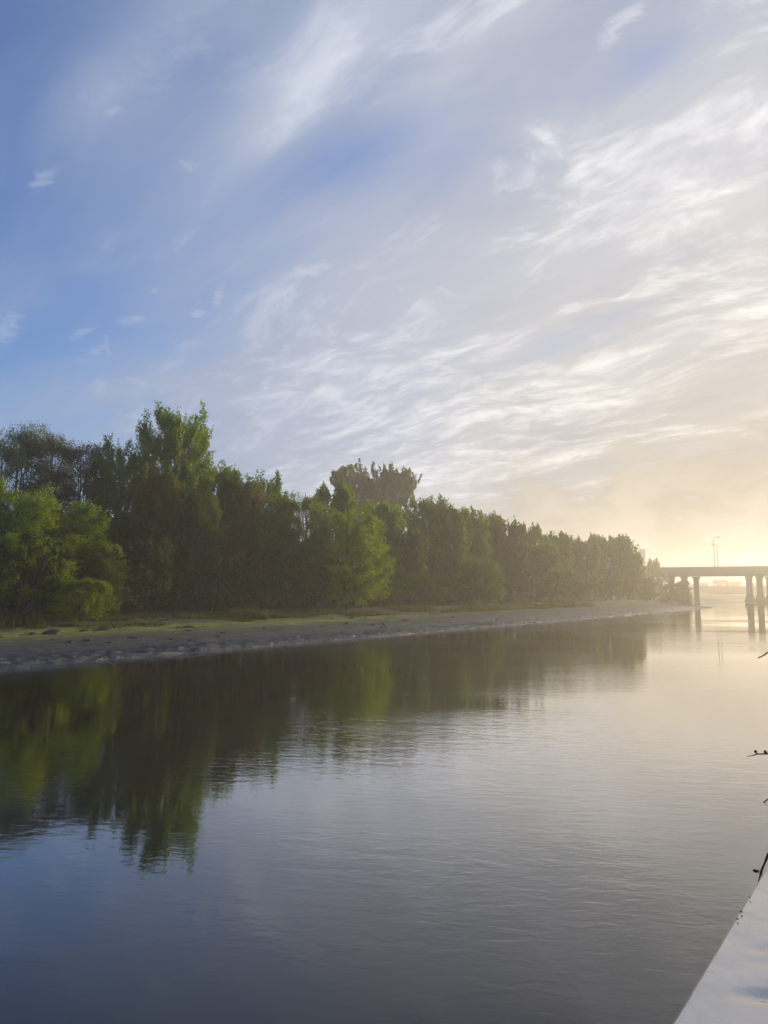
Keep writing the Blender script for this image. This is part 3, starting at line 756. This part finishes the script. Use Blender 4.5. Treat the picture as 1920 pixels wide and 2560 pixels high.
def build_bridge():
    ang = math.radians(117.0 - 2.0)                      # bridge axis: to the right and a little nearer
    o2 = ray_at(1785, 250.0)
    ex = np.array([math.sin(ang), math.cos(ang)]); ey = np.array([-ex[1], ex[0]])   # ey: away from the camera
    if ey[1] < 0: ey = -ey
    Wd = 26.0; zt = 12.0; zb = 9.55
    br = empty('road_bridge', (o2[0], o2[1], 0))
    fr = ((0, 0, 0), ex, ey)
    A, B = -170.0, 150.0
    MB().box((A, 0, zt - .55), (B, Wd, zt - .05), fr).build('deck', M['concrete'], br)
    for j in range(6):
        y0 = .5 + j * (Wd - 2.2) / 5
        d = .15 if j in (0, 5) else 0
        MB().box((A, y0, zb + .08 + d * 0), (B, y0 + 1.1, zt - .553), fr).build('girder', M['concrete'], br)
    for y0 in (-.25, Wd - .12):
        p = MB().box((A, y0, zt - .70), (B, y0 + .36, zt + .45), fr).build('parapet', M['concrete'], br)
        MB().box((A, y0 + .10, zt + .80), (B, y0 + .26, zt + .92), fr).build('rail', M['steel'], p)
        me = None
        for i in range(int((60 + 60) / 1.75)):
            a = -60 + i * 1.75
            if me is None:
                q = MB().box((-.07, -.06, 0), (.07, .06, .36), ((0, 0, 0), ex, ey)).build('rail_post', M['steel'], p); me = q.data
            else:
                q = bpy.data.objects.new('rail_post', me); col.objects.link(q); q.parent = p
            w = a * ex + (y0 + .18) * ey; q.location = (w[0], w[1], zt + .447)
    ba = math.radians(41.0); bx = np.array([math.sin(ba), math.cos(ba)])

    def bent(px, y, water):
        p = np.array(ray_at(px, y)) - np.array(o2)
        # slide onto the near girder line
        k = (2.2 - p @ ey) / (bx @ ey); p = p + bx * k * 0
        a0 = p @ ex
        caps = MB()
        for i in range(3):
            c = p + bx * 12.6 * i
            zc = zb - .02
            mb = MB()
            n = 10; hw = .98
            prof = [(-1.5, 1.0), (zc - 2.0, 1.0), (zc - 1.2, 1.06), (zc - .5, 1.28), (zc, 1.75)]
            vs = []; fs = []
            sq = [(-1, -.72), (-.72, -1), (.72, -1), (1, -.72), (1, .72), (.72, 1), (-.72, 1), (-1, .72)]
            for z, s_ in prof:
                for (u, v) in sq:
                    w = c + ex * u * hw * s_ + ey * v * hw; vs.append((w[0], w[1], z))
            m_ = len(sq)
            for r in range(len(prof) - 1):
                for j in range(m_): fs.append((r * m_ + j, r * m_ + (j + 1) % m_, (r + 1) * m_ + (j + 1) % m_, (r + 1) * m_ + j))
            fs.append(tuple(range((len(prof) - 1) * m_, len(prof) * m_)))
            o = mb.add(vs, fs).build('pier', M['concrete'], br)
            if water:
                fb = MB(); vs = []; fs = []
                prof = [(-1.4, 1.15), (-.2, 1.2), (.55, 1.75), (.95, 1.75), (3.0, 1.03)]
                for z, s_ in prof:
                    for (u, v) in sq:
                        w = c + ex * u * hw * s_ + ey * v * hw * s_; vs.append((w[0], w[1], z))
                for r in range(len(prof) - 1):
                    for j in range(m_): fs.append((r * m_ + j, r * m_ + (j + 1) % m_, (r + 1) * m_ + (j + 1) % m_, (r + 1) * m_ + j))
                fb.add(vs, fs).build('collar', M['girder'], o)
    bent(1869, 247.0, True)
    bent(1676, 256.0, False)
    bent(1500, 275.0, False)
    bent(2110, 232.0, True)
    tag(br, 'concrete road bridge crossing the river in the haze', 'bridge')
    rd = 14.0
    lamp_post(*ray_at(1785.5, 250.2), zt + .4, 10.0, 1.3, math.radians(100), 'nearer of the two street lamps close together on the bridge', 'street lamps on the bridge')
    lamp_post(*ray_at(1793.5, 268.5), zt - .05, 9.3, 1.3, math.radians(-80), 'farther of the two street lamps close together on the bridge', 'street lamps on the bridge')
    lamp_post(*ray_at(1567, 266.0), zt - .05, 9.9, 2.2, math.radians(100), 'street lamp just behind the last tall tree, arm pointing right', 'street lamps on the bridge')
    lamp_post(*ray_at(1602, 282.0), zt - .05, 9.0, 2.6, math.radians(-80), 'street lamp beside the slender tower, arm pointing left', 'street lamps on the bridge')
    # ---- lower bridge behind
    y2 = 470.0; xc = 0.44 * y2
    b2 = empty('low_bridge', (xc, y2, 0))
    MB().box((-150, 0, 6.5), (150, 10, 7.6)).build('deck', M['girder'], b2)
    MB().box((-150, .3, 3.0), (150, 1.0, 6.497)).build('girder', M['girder'], b2)
    MB().box((-150, 9.0, 3.0), (150, 9.7, 6.497)).build('girder', M['girder'], b2)
    MB().box((-150, -.1, 7.603), (150, .1, 8.15)).build('rail', M['girder'], b2)
    for x in (-60, -28, 5, 33, 66):
        MB().box((x - 1.2, .9, -1.5), (x + 1.2, 9.2, 2.98)).build('pier', M['girder'], b2)
    tag(b2, 'low dark bridge behind the concrete bridge piers', 'bridge')
    lamp_post(*ray_at(1815, y2 + 3), 7.6, 13.0, 1.6, math.radians(90), 'tall thin lamp seen through the bridge opening', 'posts on the low bridge')
    x, y = ray_at(1779, y2 + 4)
    t = empty('signal_post', (x, y, 7.6)); MB().tube([(0, 0, 0), (0, 0, 3.6)], .2, 8).build('post', M['steel'], t); MB().box((-.35, -.25, 3.3), (.35, .25, 4.3)).build('signal_box', M['steel'], t)
    tag(t, 'short post on the low bridge, left of the thin lamp', 'post', 'posts on the low bridge')
    # ---- slender towers in the fog
    for (px, y, top, w, lab) in ((1606, 400.0, 1373, 2.3, 'slender ribbed tower rising beside the last trees above the bridge'),):
        x, y = ray_at(px, y); H = (HOR - top) / F * y + CAMZ
        t = empty('concrete_tower', (x, y, 1.0))
        MB().box((-w / 2, -w / 2, 0), (w / 2, w / 2, H - 1.9)).build('shaft', M['hazed_concrete'], t)
        for u in (-.36, -.12, .12, .36): MB().box((u * w - .12, -w / 2 - .15, 0), (u * w + .12, -w / 2 - .002, H - 1.903)).build('rib', M['hazed_concrete'], t)
        MB().box((-w / 2 - .2, -w / 2 - .2, H - 1.897), (w / 2 + .2, w / 2 + .2, H - 1.0)).build('cap', M['hazed_concrete'], t)
        tag(t, lab, 'tower')
    # ---- far shore
    m, nt, out = new_mat('far_shore_soil'); b = principled(nt, out, .9)
    b.inputs['Base Color'].default_value = (.07, .07, .05, 1)
    s = np.linspace(-380, 560, 90); prof = [(-8, -.6), (0, .05), (6, .9), (30, 1.6), (180, 2.0)]
    V = [(x, 560 + 8 * fbm(np.array([x * .02]), np.array([2.0]))[0] + a, h + (.5 * float(fbm(np.array([x * .05]), np.array([a * .05]))[0]) if h > .5 else 0)) for x in s for a, h in prof]
    k = len(prof); Fq = [(i * k + j, (i + 1) * k + j, (i + 1) * k + j + 1, i * k + j + 1) for i in range(len(s) - 1) for j in range(k - 1)]
    o = mesh_obj('far_shore', V, Fq, m, smooth=True); tag(o, 'low far shore beyond both bridges', None, None, 'structure')
    g = random.Random(2)
    x, y = ray_at(1796, 590)
    root = add_tree('far_tree', 950, x, y, 13.0, 6.0, 'airy', 1.1, 1500, 'olive', 'faint far tree seen through the bridge opening', 'tree', 'far trees beyond the bridges', .12, 1.0, 1.6)
    for j, (px, yy, s_) in enumerate(((1755, 600, .78), (1822, 600, .95), (1838, 620, .9), (1560, 590, .9), (1620, 600, 1.0), (1690, 596, .8), (1725, 600, .7), (1884, 590, .75), (1910, 610, .7), (1950, 590, .9), (2010, 600, 1.0))):
        x, y = ray_at(px, yy); copy_tree(root, x, y, 1.6, g.uniform(0, 6), (s_, s_ * g.uniform(.9, 1.1)))


build_bridge()


# ------------------------------------------------------------------ near bank: sheet metal coping on the river wall
WAZ = math.radians(36.3)
WU = np.array([math.sin(WAZ), math.cos(WAZ)]); WN = np.array([math.cos(WAZ), -math.sin(WAZ)])    # WN: landward
COPZ = CAMZ - 1.0
_v = pix_dir(1688, 2560); _k = -1.0 / _v[2]; W0 = np.array([_v[0] * _k, _v[1] * _k])


def wp(a, b, z): p = W0 + WU * a + WN * b; return (p[0], p[1], z)


def on_plane(px, py, z=None):
    v = pix_dir(px, py); z = COPZ if z is None else z; k = (z - CAMZ) / v[2]; p = v * k
    return p[0], p[1]


def build_wall():
    # wall body
    rw = empty('river_wall', wp(0, .3, 0)); o3 = np.array(wp(0, .3, 0))
    sub = lambda p: tuple(np.array(p) - o3)
    c = [(-14, .05), (60, .05), (60, .85), (-14, .85)]
    vs = [sub(wp(a, b, z)) for z in (-1.5, COPZ - .06) for a, b in c]
    MB().add(vs, [(0, 1, 2, 3), (7, 6, 5, 4), (0, 4, 5, 1), (1, 5, 6, 2), (2, 6, 7, 3), (3, 7, 4, 0)]).build('wall_body', M['concrete'], rw)
    # dented sheet coping with a rolled lip
    a = np.concatenate([np.arange(-6, -.6, .25), np.arange(-.6, 4.0, .02), np.arange(4.0, 60, .5)]); b = np.concatenate([np.array([-.012, -.012, -.006, .0, .008, .016]), np.arange(.03, .93, .02)])
    lipz = np.concatenate([np.array([-.06, -.018, -.005, .0, .001, .0]), np.zeros(len(b) - 6)])
    Aa, Bb = np.meshgrid(a, b, indexing='ij')
    Z = COPZ + lipz[None] + 0 * Aa
    on = np.clip((Bb - .03) / .06, 0, 1)
    Z = Z + on * (.010 * fbm(Aa * 2.2, Bb * 2.6, 2))
    dents = []
    for (px, py, la, lb, dep) in ((1886, 2490, .075, .022, .006), (1915, 2492, .05, .02, .006), (1908, 2373, .05, .018, .008), (1925, 2408, .06, .02, .005), (1912, 2219, .05, .016, .009),
                                  (1905, 2243, .05, .016, .010), (1893, 2258, .04, .014, .007), (1901, 2284, .05, .015, .009), (1878, 2271, .03, .012, .007), (1863, 2292, .02, .012, .008), (1880, 2296, .03, .012, .007)):
        x, y = on_plane(px, py); d = np.array([x, y]) - W0; dents.append((d @ WU, d @ WN, la, lb, dep))
    g = random.Random(6)
    for i in range(60): dents.append((g.uniform(-4, 12), g.uniform(.3, .85), g.uniform(.03, .07), g.uniform(.012, .03), g.uniform(.002, .005)))
    ca, sa = math.cos(WAZ), math.sin(WAZ)
    for (da, db, la, lb, dep) in dents:
        # dents lie across the view, along the world x axis
        X = (Aa - da) * sa + (Bb - db) * ca; Y = (Aa - da) * ca - (Bb - db) * sa
        Z = Z - on * dep * np.exp(-(X / la) ** 2 - (Y / lb) ** 2)
    Bb = Bb + np.clip(1 - Bb / .1, 0, 1) * (.010 * fbm(Aa * 1.6, Aa * 0 + 2.0, 3) + .004 * fbm(Aa * 14, Aa * 0 + 4.0, 2))
    PX = W0[0] + WU[0] * Aa + WN[0] * Bb - o3[0]; PY = W0[1] + WU[1] * Aa + WN[1] * Bb - o3[1]
    V = np.stack([PX, PY, Z], -1).reshape(-1, 3); na, nb = Aa.shape
    i = np.arange(na - 1)[:, None] * nb + np.arange(nb - 1)[None]
    Fq = np.stack([i, i + nb, i + nb + 1, i + 1], -1).reshape(-1, 4)[:, ::-1]
    m, nt, out = new_mat('sheet_metal'); bs = principled(nt, out, .16, .5, 1.0)
    p = geopos(nt); n1 = noise(p, 9.0, 5, .6); n2 = noise(p, 2.0, 3, .5)
    spots = noise(p, 34.0, 4, .7).step(.60, .72) * n1.step(.45, .6)
    cc = mixc((n1 * 1.3 + n2 * .8 - .6).clamp(), (.36, .37, .40), (.55, .55, .57))
    nt.links.new(mixc(spots * .45, cc, (.16, .145, .13)).s, bs.inputs['Base Color'])
    nt.links.new((n1 * .16 + n2 * .14 + .02 + spots * .3).s, bs.inputs['Roughness'])
    bump(nt, n1 * .3 + noise(p, 60.0, 3, .6) * .12, bs, .25, .01)
    mesh_obj('metal_coping', V, Fq, m, rw, smooth=True)
    tag(rw, 'river wall topped with pale dented sheet metal in the lower right corner', 'wall')
    # path behind the wall
    gp = plain_mat('path_gravel', (.12, .11, .10), (.22, .20, .18), 12.0, .9, .4)
    V = [wp(a, b, z) for a in (-14, 60) for b, z in ((.853, 1.55), (3.5, 1.6), (40, 2.4))]
    o = mesh_obj('near_path', V, [(0, 1, 4, 3), (1, 2, 5, 4)], gp); tag(o, 'near bank path behind the river wall', None, None, 'structure')


build_wall()


def build_shrub():
    def pt(px, py, y): v = pix_dir(px, py); k = y / v[1]; return np.array([v[0] * k, y, CAMZ + v[2] * k])
    root_xy = np.array([2.05, 2.35]); o3 = np.array([root_xy[0], root_xy[1], 1.56])
    sh = empty('budding_shrub', tuple(o3))
    sub = lambda p: np.array(p) - o3
    crown = sub(np.array([1.78, 2.25, 2.45])); c2 = sub(np.array([1.62, 2.18, 2.95])); c3 = sub(np.array([1.55, 2.12, 3.25]))
    MB().tube([(0, 0, -.1), (-.06, -.02, .35), crown], [.030, .022, .015], 8).build('stem', M['twig'], sh, True)
    MB().tube([crown, (crown + c2) / 2 + np.array([.03, 0, .02]), c2, c3, c3 + np.array([-.02, -.03, .5]), c3 + np.array([.05, -.05, .9])], [.014, .011, .009, .007, .005, .002], 7).build('stem', M['twig'], sh, True)
    MB().tube([(0, 0, 0), (.15, .1, .5), (.25, .2, 1.2), (.35, .2, 1.9)], [.022, .016, .01, .003], 7).build('stem', M['twig'], sh, True)

    def bud(parent, base, tip, r, mat='bud'):
        base, tip = np.array(base), np.array(tip); d = tip - base
        pr = [(0, .22), (.25, .28), (.42, .62), (.62, 1.0), (.8, .92), (.93, .55), (1.0, .12)]
        MB().tube([base + d * u for u, _ in pr], [r * k for _, k in pr], 9).build('bud', M[mat], parent, True)

    # upper bare twig
    T = lambda px, py, y: sub(pt(px, py, y))
    w = MB().tube([c3, T(1960, 1625, 2.2), T(1918, 1631.5, 2.15), T(1914, 1635, 2.14), T(1906, 1640, 2.13), T(1897.5, 1644, 2.12), T(1896, 1644.8, 2.12)], [.006, .0030, .0022, .0024, .0016, .0016, .0024], 6).build('twig', M['twig_pale'], sh, True)
    # twig with two buds
    w = MB().tube([c3, T(1990, 1880, 2.12), T(1935, 1885, 2.06), T(1919, 1884.2, 2.05), T(1905, 1885.2, 2.04), T(1893, 1885.2, 2.03), T(1880, 1889, 2.02), T(1868, 1891.6, 2.02)], [.006, .004, .0030, .0026, .0019, .0020, .0011, .0010], 6).build('twig', M['twig'], sh, True)
    bud(w, T(1893.5, 1885, 2.03), T(1886.5, 1876, 2.03), .0042)
    bud(w, T(1918, 1884, 2.05), T(1911, 1878, 2.04), .0042)
    bud(w, T(1946, 1884, 2.07), T(1940, 1876, 2.06), .0042)
    # forked bare tip
    w = MB().tube([c2, T(1975, 1975, 2.1), T(1921, 1997.5, 2.05), T(1909, 2006, 2.04), T(1908, 2006.5, 2.04)], [.005, .003, .0016, .0014, .002], 6).build('twig', M['twig'], sh, True)
    MB().tube([T(1910.5, 2005.5, 2.04), T(1917.5, 2014.5, 2.04)], [.0009, .0006], 5).build('shoot', M['twig_pale'], w, True)
    # lower dark twig by the coping
    w = MB().tube([c2, T(1960, 2060, 1.98), T(1921, 2135.5, 1.93), T(1919.5, 2139, 1.93), T(1911, 2159, 1.92), T(1902.5, 2180, 1.91), T(1899.5, 2193, 1.905), T(1896, 2204, 1.90)], [.006, .0038, .0030, .0036, .0024, .0030, .0018, .0010], 7).build('twig', M['twig'], sh, True)
    bud(w, T(1901.5, 2180.5, 1.91), T(1882.3, 2176, 1.90), .0042)
    MB().tube([T(1897, 2179.5, 1.91), T(1896, 2174, 1.905), T(1895.5, 2172.5, 1.905)], [.0012, .0009, .002], 6).build('shoot', M['twig'], w, True)
    MB().tube([T(1902.5, 2180, 1.91), T(1905, 2183.5, 1.91), T(1906.5, 2187, 1.91)], [.0022, .0016, .0006], 6).build('shoot', M['twig'], w, True)
    tag(sh, 'bare budding shrub reaching in from the right edge over the water', 'shrub')
    # bits fallen on the lip of the coping
    for (px, py, L, lab) in ((1868.5, 2249, .008, 'small red-brown bud fallen on the coping edge'), (1888.5, 2217, .005, 'tiny grey bud scale on the coping edge above the red-brown one'),
                             (1847.5, 2285, .010, 'dark bud husk on the coping edge below the red-brown one'), (1838, 2303, .009, 'dark crumb on the coping edge, lowest of all')):
        x, y = on_plane(px + 7, py); mb = MB()
        pr = [(0, .3), (.3, .8), (.6, 1.0), (.85, .6), (1.0, .15)]
        mb.tube([((u - .5) * L, .2 * L * math.sin(3 * u), L * .25 * u) for u, _ in pr], [L * .28 * k for _, k in pr], 7)
        o = mb.build('fallen_bud', M['bud'], None, True, (x, y, COPZ + .006)); o.rotation_euler = (0, .3, 1.9)
        tag(o, lab, 'bud', 'bits fallen on the coping edge')


build_shrub()


# ------------------------------------------------------------------ haze
def build_haze():
    m, nt, out = new_mat('morning_haze')
    v = nt.nodes.new('ShaderNodeVolumePrincipled'); nt.links.new(v.outputs[0], out.inputs['Volume'])
    v.inputs['Color'].default_value = (0.99, 0.94, 0.85, 1); v.inputs['Density'].default_value = HAZE_DENSITY; v.inputs['Anisotropy'].default_value = HAZE_G
    o = MB().box((-960, -340, -3.0), (960, 1040, 36.0)).build('haze', m)
    tag(o, 'thin warm morning haze over the river', 'haze', None, 'stuff')


build_haze()
